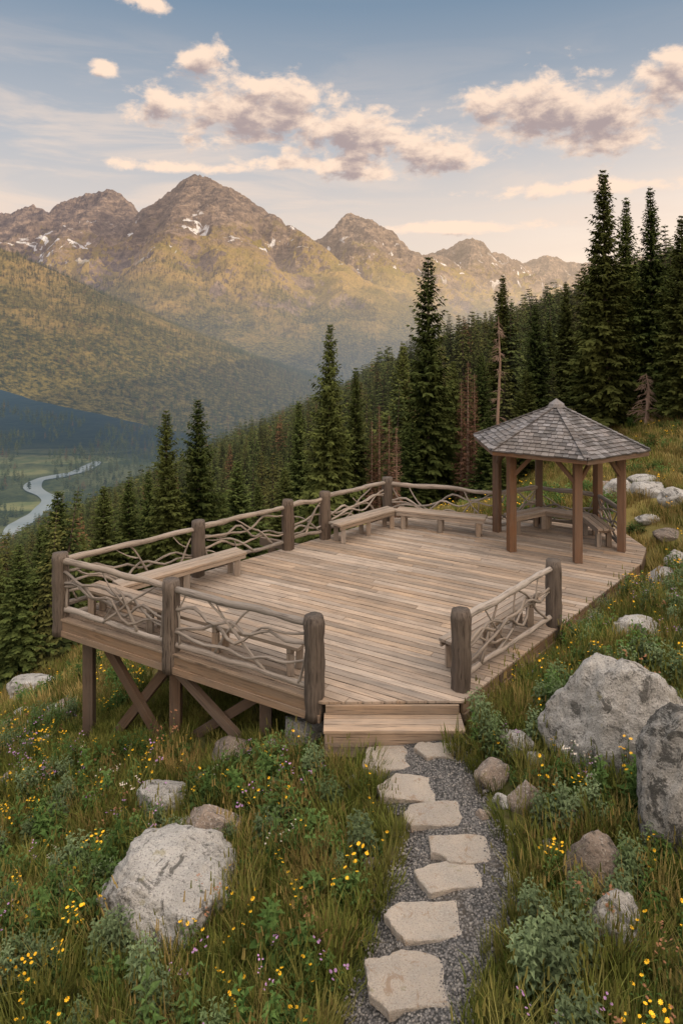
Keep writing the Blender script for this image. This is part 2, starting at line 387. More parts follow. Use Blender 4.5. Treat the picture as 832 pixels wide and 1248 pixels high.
for k in range(3):
    mb.beam((-0.24,9.38-0.145*k,-0.185),(1.64,9.38-0.145*k,-0.185+0.001*k),0.136,0.04)
mb.beam((-0.22,9.415,-0.10),(1.62,9.415,-0.10),0.04,0.12)
mb.beam((-0.22,9.06,-0.30),(1.62,9.06,-0.30),0.04,0.185)
mb.beam((-0.22,9.085,-0.47),(1.62,9.085,-0.47),0.05,0.14)
mb.beam((-0.21,9.10,-0.33),(-0.21,9.40,-0.33),0.04,0.25);mb.beam((1.61,9.10,-0.33),(1.61,9.40,-0.33),0.04,0.25)
mb.build('entry_steps',[mDeck],bevel=0.005,parent=deck)
# ------------------------------------------------------------ railings
def post(mb,p,z0=-0.32,z1=1.12,r=0.14):
    n=14;pts=[];rad=[]
    for i in range(n):
        z=z0+(z1-z0)*i/(n-1);pts.append((p[0]+random.uniform(-.006,.006),p[1]+random.uniform(-.006,.006),z))
        rad.append(r*random.uniform(0.96,1.04)*(0.93 if i==n-1 else 1))
    mb.log(pts,rad,32,0.06,0,groove=.04)
def wavy(A,B,n,amp,r0,r1,bow=0.0):
    A=Vector(A);B=Vector(B);d=B-A;L=d.length;h=Vector((d.y,-d.x,0)).normalized() if L>0 else Vector((1,0,0));sd=random.random()*100
    pts=[];rad=[]
    for i in range(n+1):
        t=i/n;e=math.sin(math.pi*t)
        p=A+d*t+Vector((0,0,1))*(amp*1.0*mn.noise(Vector((t*L*1.5,sd,0)))*2*e+bow*e)+h*(amp*0.4*mn.noise(Vector((t*L*1.7,sd,7)))*2*e)
        pts.append(p);rad.append((r0+(r1-r0)*t)*(1+0.14*mn.noise(Vector((t*L*6,sd,3)))*2))
    return pts,rad
def panel(mb,A,B,ht=0.98,hb=0.2,dens=1.0):
    A=Vector((A[0],A[1],0));B=Vector((B[0],B[1],0));d=(B-A);L=d.length;d.normalize()
    def at(t,z,o=0): return A+d*t+Vector((0,0,z))+Vector((d.y,-d.x,0))*o
    for z,r in ((ht,0.052),(hb,0.042)):
        p,rd=wavy(at(0.0,z+random.uniform(-.02,.03)),at(L,z+random.uniform(-.03,.02)),16,0.03,r*1.12,r*0.9);mb.log(p,rd,10,0.1,1)
    for k in range(3):
        za=random.uniform(.28,.88);zb=random.uniform(.28,.88)
        p,rd=wavy(at(0.05,za,.02),at(L-.05,zb,-.02),18,0.22,0.028,0.018);
        for q in p: q.z=min(max(q.z,hb),ht)
        mb.log(p,rd,8,0.12,1)
    m=max(3,int(L/0.6*dens))
    for i in range(m):
        t0=L*(i+random.uniform(.1,.9))/m;dl=random.uniform(0.45,1.25)*random.choice((-1,1));t1=min(max(t0+dl,0.08),L-0.08)
        o=random.uniform(-.03,.03)
        z0,z1=(hb,ht) if random.random()<.6 else (hb,random.uniform(.55,.8))
        p,rd=wavy(at(t0,z0,o),at(t1,z1,-o),10,0.10,random.uniform(.021,.030),random.uniform(.012,.017),random.uniform(-.14,.14));mb.log(p,rd,7,0.12,1)
        if random.random()<.75:
            j=random.randint(3,6);q=p[j];t2=min(max((q-A-Vector((0,0,q.z))).dot(d)+random.uniform(-.6,.6),0.06),L-.06)
            e=at(t2,random.choice((hb,ht)),o);p2,r2=wavy(q,e,6,0.06,rd[j]*.85,.010);mb.log(p2,r2,6,0.12,1)
def railing(posts,gen,**k):
    mb=MB()
    for p in posts: post(mb,p)
    for a,b in gen: panel(mb,a,b,**k)
    mb.build('rustic_log_railing',[mBark,mRail],smooth=True)
random.seed(21)
railing([P1,P2,P3],[(P1,P2),(P2,P3)],hb=0.12)
railing([P6,P7,P8,P9],[(P1,P6),(P6,P7),(P7,P8),(P8,P9)],hb=0.2)
railing([P4,P5],[(P4,P5)],hb=0.16)
GC=(5.13,16.3);GR=1.45
HX=[(GC[0]+GR*math.cos(math.radians(a)),GC[1]+GR*math.sin(math.radians(a))) for a in (-90,-30,30,90,150,210)]
railing([],[(P9,HX[4])],hb=0.2)
# ------------------------------------------------------------ benches
def bench(A,B,off,depth=0.42,h=0.44,parent=None,name='wooden_bench',legs=3):
    A=Vector((A[0],A[1],0));B=Vector((B[0],B[1],0));d=(B-A).normalized();n=Vector((-d.y,d.x,0))*(1 if off>0 else -1);o=abs(off)
    mb=MB()
    for k in range(3):
        c=n*(o+depth*(k+.5)/3)
        mb.beam(A+c+Vector((0,0,h+.002*k)),B+c+Vector((0,0,h-.002*k)),depth/3-.012,0.05)
    L=(B-A).length
    for i in range(legs):
        t=0.18+(L-0.36)*i/(legs-1);c=A+d*t+n*(o+depth/2)
        mb.beam(c-n*(depth*.42)+Vector((0,0,h-.068)),c+n*(depth*.42)+Vector((0,0,h-.068)),0.08,0.08)
        for sgn in (-1,1):
            q=c+n*(depth*.30*sgn);mb.beam(q+Vector((0,0,0.0)),q+Vector((0,0,h-.11)),0.11,0.11)
    mb.beam(A+n*(o+depth-.03)+d*.02+Vector((0,0,h-.07)),B+n*(o+depth-.03)-d*.02+Vector((0,0,h-.07)),0.035,0.07)
    return mb.build(name,[mBench],bevel=0.006,parent=parent)
def lerp(a,b,t): return (a[0]+(b[0]-a[0])*t,a[1]+(b[1]-a[1])*t)
bench(lerp(P1,P3,0.05),lerp(P1,P3,0.92),0.22,legs=4)
bench(lerp(P1,P9,0.10),lerp(P1,P9,0.42),-0.22)
bench(lerp(P1,P9,0.73),lerp(P1,P9,0.97),-0.22)
bench(lerp(P9,HX[4],0.14),lerp(P9,HX[4],0.93),-0.25)
bench(lerp(P4,P5,0.08),lerp(P4,P5,0.95),0.20,depth=.36)
# ------------------------------------------------------------ gazebo
gz=empty('wooden_gazebo')
mb=MB();ZB=2.26
for i,p in enumerate(HX): mb.beam(V3(p,-0.002),V3(p,ZB+0.05),0.17,0.17,up=(math.cos(i),math.sin(i),0))
for i in range(6):
    a=Vector(HX[i]+(0,));b=Vector(HX[(i+1)%6]+(0,));d=(b-a).normalized()
    mb.beam(a-d*0.12+Vector((0,0,ZB+0.004*i)),b+d*0.12+Vector((0,0,ZB+0.004*i)),0.09,0.16)
    for q,sg in ((a,1),(b,-1)):
        mb.beam(q+d*sg*0.06+Vector((0,0,ZB-0.52)),q+d*sg*0.46+Vector((0,0,ZB-0.07)),0.07,0.09)
mb.build('posts_and_beams',[mGaz],bevel=0.008,parent=gz)
RR=2.04;ZE=2.34;ZA=3.24
EV=[Vector((GC[0]+RR*math.cos(math.radians(a)),GC[1]+RR*math.sin(math.radians(a)),ZE)) for a in (-90,-30,30,90,150,210)]
AP=Vector((GC[0],GC[1],ZA))
mb=MB();GE=Vector((GC[0],GC[1],ZE))
for i in range(6):
    a=EV[i];b=EV[(i+1)%6]
    mb.beam(a.lerp(GE,.015)+Vector((0,0,-.045+.003*i)),b.lerp(GE,.015)+Vector((0,0,-.045+.003*i)),0.04,0.13)
    mb.beam(Vector((a.x,a.y,ZE-.05)).lerp(GE,.02),AP+Vector((0,0,-.12)),0.07,0.10)
    for t in (0.33,0.67):
        q=a.lerp(b,t);q2=AP.lerp(q,0.15);mb.beam(q+(AP-q)*0.03+Vector((0,0,-.07)),q2+Vector((0,0,-.10)),0.05,0.09)
mb.build('rafters_and_fascia',[mGaz],parent=gz)
mb=MB()
for i in range(6):
    a=EV[i];b=EV[(i+1)%6];nn=(b-a).cross(AP-a).normalized()
    v=[a,b,AP,a-nn*.03,b-nn*.03,AP-nn*.03]
    mb.add(v,[(0,1,2),(5,4,3)],[(x.x,x.y,x.z) for x in v],0.1)
    rows=15;up=AP-(a+b)/2;upn=up.normalized();ex=(b-a).normalized();Wd=(b-a).length;H=up.length
    for r in range(rows):
        v0=r/rows;wl=Wd*(1-v0)*0.5;x=-wl-random.random()*0.05
        while x<wl-0.02:
            wd=random.uniform(0.10,0.18);xa=max(x,-wl);xb=min(x+wd-0.009,wl);x+=wd
            if xb-xa<0.02: continue
            base=(a+b)/2;lo=v0*H-0.02+random.uniform(-.014,.014);hi=min((v0+1.5/rows)*H,H)
            th=0.034+random.uniform(0,.010)
            wl2=Wd*(1-hi/H)*0.5
            xa2=max(min(xa,wl2),-wl2);xb2=max(min(xb,wl2),-wl2)
            P=lambda xx,yy,zz: base+ex*xx+upn*yy+nn*zz
            v=[P(xa,lo,th),P(xb,lo,th),P(xb2,hi,.006),P(xa2,hi,.006),P(xa,lo,.002),P(xb,lo,.002)]
            mb.add(v,[(0,1,2,3),(4,5,1,0),(4,0,3),(1,5,2)],[(lo+k*.1,xa+k*.03,0) for k in range(6)],random.random())
for i in range(6):
    a=EV[i];n_=18
    for k in range(n_):
        p=a.lerp(AP,k/n_);q=a.lerp(AP,min((k+1.35)/n_,1));mb.beam(p+Vector((0,0,.052)),q+Vector((0,0,.036)),0.13,0.018)
mb.build('shingle_roof',[mShin],parent=gz)
mb=MB();mb.log([AP+Vector((0,0,z)) for z in (-.04,0.04,0.08,0.12,.16)],[0.21,0.18,0.12,0.06,.01],8,0,0);mb.build('roof_cap',[mShin],parent=gz)
mb=MB()
for a,b in ((HX[1],HX[2]),(HX[2],HX[3]),(HX[3],HX[4])): panel(mb,a,b,ht=.92,hb=.15)
mb.build('twig_rail',[mRail,mRail],smooth=True,parent=gz)
for a,b in ((HX[1],HX[2]),(HX[2],HX[3]),(HX[3],HX[4])):
    bench(lerp(a,b,.08),lerp(a,b,.92),0.10,depth=.4,parent=gz,name='gazebo_bench',legs=2)
# ------------------------------------------------------------ terrain
def gridmesh(name,X,Y,Z,mat,smooth=True):
    nr,nc=X.shape;v=np.stack([X,Y,Z],-1).reshape(-1,3).astype(np.float32)
    idx=np.arange(nr*nc).reshape(nr,nc);q=np.stack([idx[:-1,:-1],idx[:-1,1:],idx[1:,1:],idx[1:,:-1]],-1).reshape(-1,4)
    me=bpy.data.meshes.new(name);me.vertices.add(len(v));me.vertices.foreach_set('co',v.ravel())
    me.loops.add(q.size);me.loops.foreach_set('vertex_index',q.ravel().astype(np.int32))
    me.polygons.add(len(q));me.polygons.foreach_set('loop_start',np.arange(0,q.size,4,dtype=np.int32))
    me.polygons.foreach_set('loop_total',np.full(len(q),4,dtype=np.int32))
    me.polygons.foreach_set('use_smooth',np.full(len(q),smooth));me.update(calc_edges=True);me.validate()
    me.materials.append(mat);ob=bpy.data.objects.new(name,me);COL.objects.link(ob);return ob
tx=np.linspace(-math.asinh(800),math.asinh(320),460);ty=np.linspace(-math.asinh(60),math.asinh(1700),440)
gx=8*np.sinh(tx);gy=12+7*np.sinh(ty)
X,Y=np.meshgrid(gx,gy);gridmesh('ground',X,Y,ground(X,Y),mGround)
def WP(px,py,D): return ((px-416)/F*D,D,CH+(HY-py)/F*D)
RID=[([(-120,250,6300),(-60,262,6200),(15,258,6000),(45,250,6000),(70,268,5900),(90,241,5800),(118,226,5700),(140,245,5600),(165,266,5500),(185,254,5200),(205,234,5100),(222,236,5050),(245,213,5000),(262,218,5000),(290,240,5050),(318,258,5080),(345,286,5200),(380,304,5500)],0.62),
([(290,243,5050),(330,285,4850),(370,322,4550),(415,360,4250),(455,394,4050),(480,425,3900)],0.75),
([(232,232,5000),(218,300,4400),(190,350,3900),(165,400,3500)],0.7),
([(262,222,5000),(285,320,4300),(325,395,3700)],0.8),
([(118,231,5700),(95,300,5000),(60,345,4500)],0.7),
([(45,254,6000),(10,300,5300),(-30,340,4800)],0.7),
([(372,302,6800),(400,286,6700),(430,259,6500),(450,267,6500),(480,292,6600),(512,310,6800),(540,312,7200)],0.66),
([(430,260,6500),(452,320,5900),(490,372,5300),(520,400,4900)],0.75),
([(500,315,8400),(540,302,8100),(575,290,8000),(600,306,8200),(645,322,8600)],0.6),
([(575,290,8000),(565,345,7000),(545,385,6200)],0.7),
([(600,330,10800),(640,320,10500),(665,310,10500),(700,320,10500),(760,316,10500),(850,300,10500)],0.55),
([(-200,225,2300),(-60,270,2300),(0,296,2300),(60,332,2350),(120,373,2450),(170,400,2600),(230,430,2800),(290,452,3000)],0.50),
([(-30,292,2300),(-5,380,2000),(20,450,1750)],0.6),([(60,338,2350),(100,400,2150),(130,460,1950)],0.6),([(150,395,2550),(190,445,2350),(215,475,2200)],0.6)]
SEG=[]
for pl,sl in RID:
    for i in range(len(pl)-1): SEG.append((WP(*pl[i]),WP(*pl[i+1]),sl))
MF=FLOOR-14
def mount(X,Y):
    wx=X+75*fbm(X/800,Y/800,3,31)+12*fbm(X/160,Y/160,2,35);wy=Y+75*fbm(X/800,Y/800,3,41)+12*fbm(X/160,Y/160,2,45)
    k=sst(1800,4200,Y)*0.8+0.22
    wx=X+(wx-X)*k;wy=Y+(wy-Y)*k
    z=np.full(X.shape,-1e5);dm=np.full(X.shape,1e5)
    for a,b,sl in SEG:
        ex,ey=b[0]-a[0],b[1]-a[1];l2=ex*ex+ey*ey
        t=np.clip(((wx-a[0])*ex+(wy-a[1])*ey)/l2,0,1)
        d=np.hypot(wx-a[0]-ex*t,wy-a[1]-ey*t);h=a[2]+(b[2]-a[2])*t-MF
        wdt=h/sl*1.25
        zz=MF+h*np.clip(1-d/wdt,0,1)**1.25-np.where(d>wdt,20,0)
        dm=np.minimum(dm,d);z=np.maximum(z,zz)
    hh=np.clip((z-MF)/900,0,1.3)*(.45+.55*sst(2600,4200,Y))
    nearr=sst(0,350,dm)
    r=ridged(X/800,Y/800,3,51,0.5);z=z-360*hh*(1-r)*(.12+.88*nearr)+34*hh*sst(2600,4200,Y)
    r2=1-np.abs(pn(X/240,Y/240,61))*1.6;z=z-110*np.minimum(hh,1)*(1-r2)*(.22+.78*nearr)
    z=z-36*np.minimum(hh,1)*(1-ridged(X/85,Y/85,3,65,0.6))
    return z
nu,nv=700,520
uu=np.linspace(-0.78,0.60,nu);yy=np.exp(np.linspace(math.log(1450),math.log(12500),nv))
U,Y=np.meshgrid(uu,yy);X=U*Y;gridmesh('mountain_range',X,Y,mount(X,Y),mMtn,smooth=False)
rv=[];N=60;pts=np.array(RIV);tt=np.linspace(0,len(RIV)-1,N)
def cr(P,t):
    i=int(min(t,len(P)-1.001));f=t-i;p0=P[max(i-1,0)];p1=P[i];p2=P[min(i+1,len(P)-1)];p3=P[min(i+2,len(P)-1)]
    return 0.5*((2*p1)+(-p0+p2)*f+(2*p0-5*p1+4*p2-p3)*f*f+(-p0+3*p1-3*p2+p3)*f**3)
rc=np.array([cr(pts,t) for t in tt])
tan=np.gradient(rc,axis=0);tan/=np.linalg.norm(tan,axis=1)[:,None];nr=np.stack([-tan[:,1],tan[:,0]],1)
wid=10+5*np.abs(np.sin(tt*2.1))
Xr=np.stack([rc[:,0]+nr[:,0]*wid*k for k in (-1,-.5,0,.5,1)],1);Yr=np.stack([rc[:,1]+nr[:,1]*wid*k for k in (-1,-.5,0,.5,1)],1)
gridmesh('river',Xr,Yr,np.maximum(ground(Xr,Yr).max(axis=1,keepdims=True)+1.0,FLOOR+2)+0*Xr,mWater)
# ------------------------------------------------------------ path
PC=np.array([(0.2,3.2),(0.35,4.6),(0.53,5.58),(0.76,6.08),(1.04,6.68),(1.22,7.3),(1.12,8.18),(0.85,9.0),(0.75,9.25)])
pt=np.array([cr(PC,t) for t in np.linspace(0,len(PC)-1,70)])
tn=np.gradient(pt,axis=0);tn/=np.linalg.norm(tn,axis=1)[:,None];nm=np.stack([-tn[:,1],tn[:,0]],1)
hw=0.64+0.10*np.sin(np.linspace(0,17,70))+0.05*np.sin(np.linspace(0,53,70))
ks=np.linspace(-1,1,13)
Xp=np.stack([pt[:,0]+nm[:,0]*hw*k for k in ks],1);Yp=np.stack([pt[:,1]+nm[:,1]*hw*k for k in ks],1)
Zp=ground(Xp,Yp)+0.035*(1-ks[None,:]**4)-0.012+0.006*fbm(Xp*6,Yp*6,3,9)
gridmesh('gravel_path',Xp,Yp,Zp,mGravel)
def pathd(x,y): return np.min(np.hypot(pt[:,0][None,:]-np.asarray(x)[:,None],pt[:,1][None,:]-np.asarray(y)[:,None]),axis=1)
SL=[(501,1203,118,78,-.12),(525,1127,114,54,.08),(554,1073,100,46,.22),(564,1038,90,38,-.05),(533,997,94,34,.12),(500,965,86,34,-.22),(472,929,66,34,.2),(531,919,52,23,-.05)]
random.seed(9)
for (cx,cy,wp,hp,rot) in SL:
    x,y,z=gp(cx,cy);sx=wp*y/F/2*.97;sy=hp*y*y/(F*(CH+.43))/2*.95
    n=random.choice([5,6,6,7]);ang=[2*math.pi*(i+random.uniform(-.3,.3))/n for i in range(n)]
    ol=[];cr_,sr_=math.cos(rot),math.sin(rot)
    cor=[(math.copysign(abs(math.cos(a))**0.5,math.cos(a))*random.uniform(.88,1.08)*sx,math.copysign(abs(math.sin(a))**0.5,math.sin(a))*random.uniform(.86,1.08)*sy) for a in ang]
    cor=[(p[0]*cr_-p[1]*sr_,p[0]*sr_+p[1]*cr_) for p in cor]
    for i in range(n):
        a=cor[i];b=cor[(i+1)%n];q0=random.uniform(-.03,.03);nx,ny=b[1]-a[1],a[0]-b[0];ln=math.hypot(nx,ny) or 1
        for k in range(8):
            t=k/8;j=.007;bo=q0*math.sin(t*math.pi)+.012*mn.noise(Vector((t*5,i*3.3+cx,0)))
            ol.append((a[0]+(b[0]-a[0])*t+nx/ln*bo+random.uniform(-j,j),a[1]+(b[1]-a[1])*t+ny/ln*bo+random.uniform(-j,j)))
    bm=bmesh.new();zt=z+0.05;tlx,tly=random.uniform(-.015,.015),random.uniform(-.015,.015)
    tz=lambda p:zt+p[0]*tlx+p[1]*tly
    top=[bm.verts.new((x+p[0],y+p[1],tz(p)+random.uniform(-.004,.002))) for p in ol]
    mid=[bm.verts.new((x+p[0]*1.01,y+p[1]*1.01,tz(p)-.014)) for p in ol]
    bot=[bm.verts.new((x+p[0]*0.99,y+p[1]*0.99,zt-.09)) for p in ol]
    inn=[bm.verts.new((x+p[0]*.96,y+p[1]*.96,tz(p)+.005+random.uniform(-.003,.003))) for p in ol]
    N_=len(ol)
    for i in range(N_):
        j=(i+1)%N_
        for A,B in ((inn,top),(top,mid),(mid,bot)): bm.faces.new((A[i],B[i],B[j],A[j]))
    bm.faces.new(inn);bmesh.ops.recalc_face_normals(bm,faces=bm.faces)
    me=bpy.data.meshes.new('stepping_stone');bm.to_mesh(me);bm.free();me.materials.append(mSlab)
    ob=bpy.data.objects.new('stepping_stone',me);COL.objects.link(ob)
# ------------------------------------------------------------ boulders
def boulder(x,y,z,sx,sy,sz,seed,mat,sub=5):
    r=random.Random(seed);bm=bmesh.new();bmesh.ops.create_icosphere(bm,subdivisions=sub,radius=1)
    pl=[(Vector((r.gauss(0,1),r.gauss(0,1),r.gauss(0,1)*.8)).normalized(),r.uniform(.66,.88)) for _ in range(14)]
    o=Vector((seed*3.7,seed*1.3,0))
    for v in bm.verts:
        c=v.co.copy()
        c*=1+.16*mn.noise(c*1.1+o)
        for n_,d in pl:
            k=c.dot(n_)-d
            if k>0: c-=n_*k*.9
        c*=1+.075*mn.fractal(c*2.6+o,0.7,2.0,6)+.02*mn.noise(c*9+o)
        v.co=Vector((c.x*sx,c.y*sy,c.z*sz))
    a=r.random()*.8-.4
    me=bpy.data.meshes.new('boulder');bm.to_mesh(me);bm.free()
    for p in me.polygons:p.use_smooth=True
    me.materials.append(mat);ob=bpy.data.objects.new('boulder',me);ob.location=(x,y,z);ob.rotation_euler=(r.uniform(-.1,.1),r.uniform(-.1,.1),a);COL.objects.link(ob)
BO=[(748,952,168,158,0),(834,1048,132,204,2),(205,1148,195,86,0),(262,1036,76,50,1),(204,992,72,36,0),(370,906,56,32,0),(285,934,58,32,1),
(40,846,64,24,0),(15,962,40,22,1),(70,872,30,14,0),(20,890,34,12,1),(45,884,26,12,0),(600,962,46,36,1),(626,925,50,30,0),(640,990,42,38,1),(725,1088,70,78,1),(746,1160,76,66,0),
(778,782,60,28,0),(808,722,66,32,0),(765,730,40,18,1),(735,748,34,16,0),(790,606,50,20,0),(758,606,44,26,0),(822,618,40,24,0),(735,598,30,12,1),(826,700,36,34,0),(786,592,40,14,0),(668,800,30,14,0),(700,780,36,16,0),(812,660,34,14,1),(226,1020,36,20,0),(95,858,22,10,0),
(655,938,30,18,0),(612,985,24,16,0),(690,1010,34,22,1),(330,920,30,16,0),(250,960,30,16,1),(60,905,24,12,0),(745,690,26,12,0),(790,640,30,12,0),(670,1040,26,18,0),(430,960,20,12,0),(590,1000,20,12,1),(622,1080,24,14,0),(452,1060,20,12,1),(80,862,26,10,1),(30,872,24,10,0)]
bl=[]
for i,(cx,by,wp,hp,mt) in enumerate(BO):
    x,y,z=gp(cx,by);rx=wp*y/F/2;ry=rx*.8;yc=y+ry*.7;x=(cx-416)/F*(yc);zc=g1(x,yc)
    hz=hp*yc/F*.60
    boulder(x,yc,zc+hz*.22,rx*1.16,ry*1.1,hz*1.05,i+11,(mGran,mGran2,mGran3)[mt],6 if wp>120 else (5 if wp>60 else 4))
    bl.append((x,yc,rx))
bl=np.array(bl)
# ------------------------------------------------------------ vegetation protos
class QB:
    def __init__(s): s.v=[];s.f=[];s.r=[];s.m=[]
    def poly(s,pts,r,m=0):
        o=len(s.v);s.v.extend(pts);s.r.extend([r]*len(pts));s.f.append(tuple(range(o,o+len(pts))));s.m.append(m)
    def obj(s,name,mats,link=True):
        me=bpy.data.meshes.new(name);me.from_pydata(s.v,[],s.f)
        for m in mats: me.materials.append(m)
        a=me.attributes.new('rnd','FLOAT','POINT');a.data.foreach_set('value',np.array(s.r,dtype=np.float32))
        me.polygons.foreach_set('material_index',np.array(s.m,dtype=np.int32));me.update()
        if not link: return me
        ob=bpy.data.objects.new(name,me);COL.objects.link(ob);return ob
def conifer(seed,H=12.0,R=1.55,levels=60,nb=8,steps=7,tw=1.0,mats=None,trunk=True,dens=3,bare=0.04,fat=1.0):
    r=random.Random(seed);q=QB();U=r.uniform
    if trunk:
        rad=[0.017*H,0.013*H,0.008*H,0.001*H];zs=[-0.6,H*.1,H*.55,H]
        for i in range(3):
            for k in range(7):
                a0=2*math.pi*k/7;a1=2*math.pi*(k+1)/7
                q.poly([(rad[i]*math.cos(a0),rad[i]*math.sin(a0),zs[i]),(rad[i]*math.cos(a1),rad[i]*math.sin(a1),zs[i]),(rad[i+1]*math.cos(a1),rad[i+1]*math.sin(a1),zs[i+1]),(rad[i+1]*math.cos(a0),rad[i+1]*math.sin(a0),zs[i+1])],.5,1)
    l0=U(0,6.28);l1=U(0,6.28)
    for i in range(levels):
        t=(i+U(0,.6))/levels;z=H*(bare+(1-bare)*t**.95);fr=max(1-z/H,0.0)
        Rl=R*(fr**.75)*(1-0.25*math.exp(-((1-fr)/.12)**2))+.08
        Rl*=1+.10*math.sin(z*2.3+l1)
        n=max(4,int(nb*(.6+.4*fr**.3)))
        a0=U(0,6.28)
        for b in range(n):
            az=a0+2*math.pi*b/n+U(-.3,.3)
            lob=1+.16*math.sin(az*2+l0+z*.8)+.14*math.sin(az*3+l1-z*1.7)
            l=Rl*lob*U(.55,1.18)
            if r.random()<.09: l*=.4
            dx,dy=math.cos(az),math.sin(az)
            dr=U(.35,.6)*min(fr*1.6,1)-.15;upk=.35*(1-fr)
            stp=max(2,int(steps*min(1,.35+l/R)))
            for k in range(stp):
                tt=(k+U(.3,.9))/stp
                zz=z+l*(upk*tt-dr*tt*tt+(.14*tt**4))
                px,py=dx*l*tt,dy*l*tt
                tl=(l*.28*(1-.55*tt)+.11)*U(.75,1.25)*tw
                for sgn in ((-1,1,0) if dens==3 else (-1,1)):
                    an=az+sgn*U(.6,1.15);hx,hy=math.cos(an),math.sin(an)
                    dn=U(-.6,-.05) if sgn else (-.85 if tt<.85 else -.1)
                    tip=(px+hx*tl,py+hy*tl,zz+dn*tl)
                    wd=tl*U(.24,.36)*fat;sx,sy=-hy*wd,hx*wd;tz=U(-.6,.6)*wd
                    mx,my,mz=px+hx*tl*.5,py+hy*tl*.5,zz+dn*tl*.35
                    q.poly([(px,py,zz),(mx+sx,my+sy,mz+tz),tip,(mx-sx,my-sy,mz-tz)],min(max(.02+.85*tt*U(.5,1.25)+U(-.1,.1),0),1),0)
    return q.obj('spruce_proto',mats,link=False)
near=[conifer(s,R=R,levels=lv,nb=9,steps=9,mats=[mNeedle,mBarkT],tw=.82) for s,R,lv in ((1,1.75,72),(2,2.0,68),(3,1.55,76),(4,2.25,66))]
rustT=conifer(5,R=1.0,levels=48,nb=6,steps=6,mats=[mRustN,mDead],tw=.9,fat=.4)
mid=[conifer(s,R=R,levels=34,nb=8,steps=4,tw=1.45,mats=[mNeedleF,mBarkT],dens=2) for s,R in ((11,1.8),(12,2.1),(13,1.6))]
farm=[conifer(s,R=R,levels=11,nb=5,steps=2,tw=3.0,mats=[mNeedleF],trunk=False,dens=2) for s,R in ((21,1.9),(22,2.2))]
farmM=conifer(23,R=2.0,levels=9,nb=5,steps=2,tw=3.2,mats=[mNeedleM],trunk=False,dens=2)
random.seed(3)
NT=[(521,313,34,0),(399,395,30,1),(243,487,27,1),(205,500,26,0),(432,448,36,0),(156,585,27,0),(128,592,26,2),(74,598,24,1),(22,664,21,1),(-12,640,23,0),(292,562,31,1),(316,590,34,0),
(362,490,42,2),(741,206,31,0),(760,240,35,2),(796,228,31,2),(833,262,28,0),(724,290,42,1),(655,372,37,1),(612,335,46,2),(586,430,40,0),(550,440,41,1),(488,418,50,0),(640,450,33,3),
(690,345,44,1),(594,500,31,1),(815,330,36,1),(668,390,48,0),(50,640,27,0),(100,650,23,2),(180,575,32,1),(270,600,30,2),(345,570,36,0),(455,540,39,2),(540,470,47,0),(716,360,35,3),(775,330,38,0),(845,300,34,1),(610,530,29,1),(380,570,38,2),(420,570,30,0),(505,515,33,1)]
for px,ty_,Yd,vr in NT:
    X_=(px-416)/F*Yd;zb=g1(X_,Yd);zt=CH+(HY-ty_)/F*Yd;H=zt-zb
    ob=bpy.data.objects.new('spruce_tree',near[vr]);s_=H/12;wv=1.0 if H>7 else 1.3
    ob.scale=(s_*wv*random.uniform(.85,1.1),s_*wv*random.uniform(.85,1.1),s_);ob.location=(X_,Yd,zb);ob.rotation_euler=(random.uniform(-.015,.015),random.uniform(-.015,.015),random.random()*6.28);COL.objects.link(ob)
for px,ty_,Yd in ((462,493,29.5),(474,505,30.5),(453,512,31),(483,520,29),(570,440,32),(562,465,33),(578,455,34)):
    X_=(px-416)/F*Yd;zb=g1(X_,Yd);zt=CH+(HY-ty_)/F*Yd;s_=(zt-zb)/12
    ob=bpy.data.objects.new('dead_conifer',rustT);ob.scale=(s_,s_,s_);ob.location=(X_,Yd,zb);ob.rotation_euler=(0,0,random.random()*6.28);COL.objects.link(ob)
def snag(px,ty_,Yd,sd=0,k_=1.0):
    X_=(px-416)/F*Yd;zb=g1(X_,Yd);H=CH+(HY-ty_)/F*Yd-zb;mb=MB();r=random.Random(sd)
    mb.log([(0,0,-.3),(r.uniform(-.08,.08),0,H*.4),(r.uniform(-.12,.12),0,H*.75),(0,0,H)],[.11,.08,.05,.012],7,.05)
    for i in range(int(110*k_)):
        z=H*(.12+.86*r.random());l=(1-z/H)*1.0*r.uniform(.2,1.1)+.12;a=r.random()*6.28;dd=r.uniform(.1,.7)
        p=[Vector((math.cos(a)*l*t,math.sin(a)*l*t,z+.1*l*t-dd*l*t*t)) for t in (0,.5,1)];mb.log(p,[.013,.009,.003],4,0)
        for k in range(6):
            t=r.uniform(.2,.95);b=a+r.uniform(-1.2,1.2);q=Vector((math.cos(a)*l*t,math.sin(a)*l*t,z+.1*l*t-dd*l*t*t));mb.log([q,q+Vector((math.cos(b)*.2,math.sin(b)*.2,-r.uniform(.05,.22)))],[.008,.003],3,0)
    ob=mb.build('dead_conifer',[mDead]);ob.location=(X_,Yd,zb)
snag(607,385,31,1,.6);snag(787,455,29,2,.5)
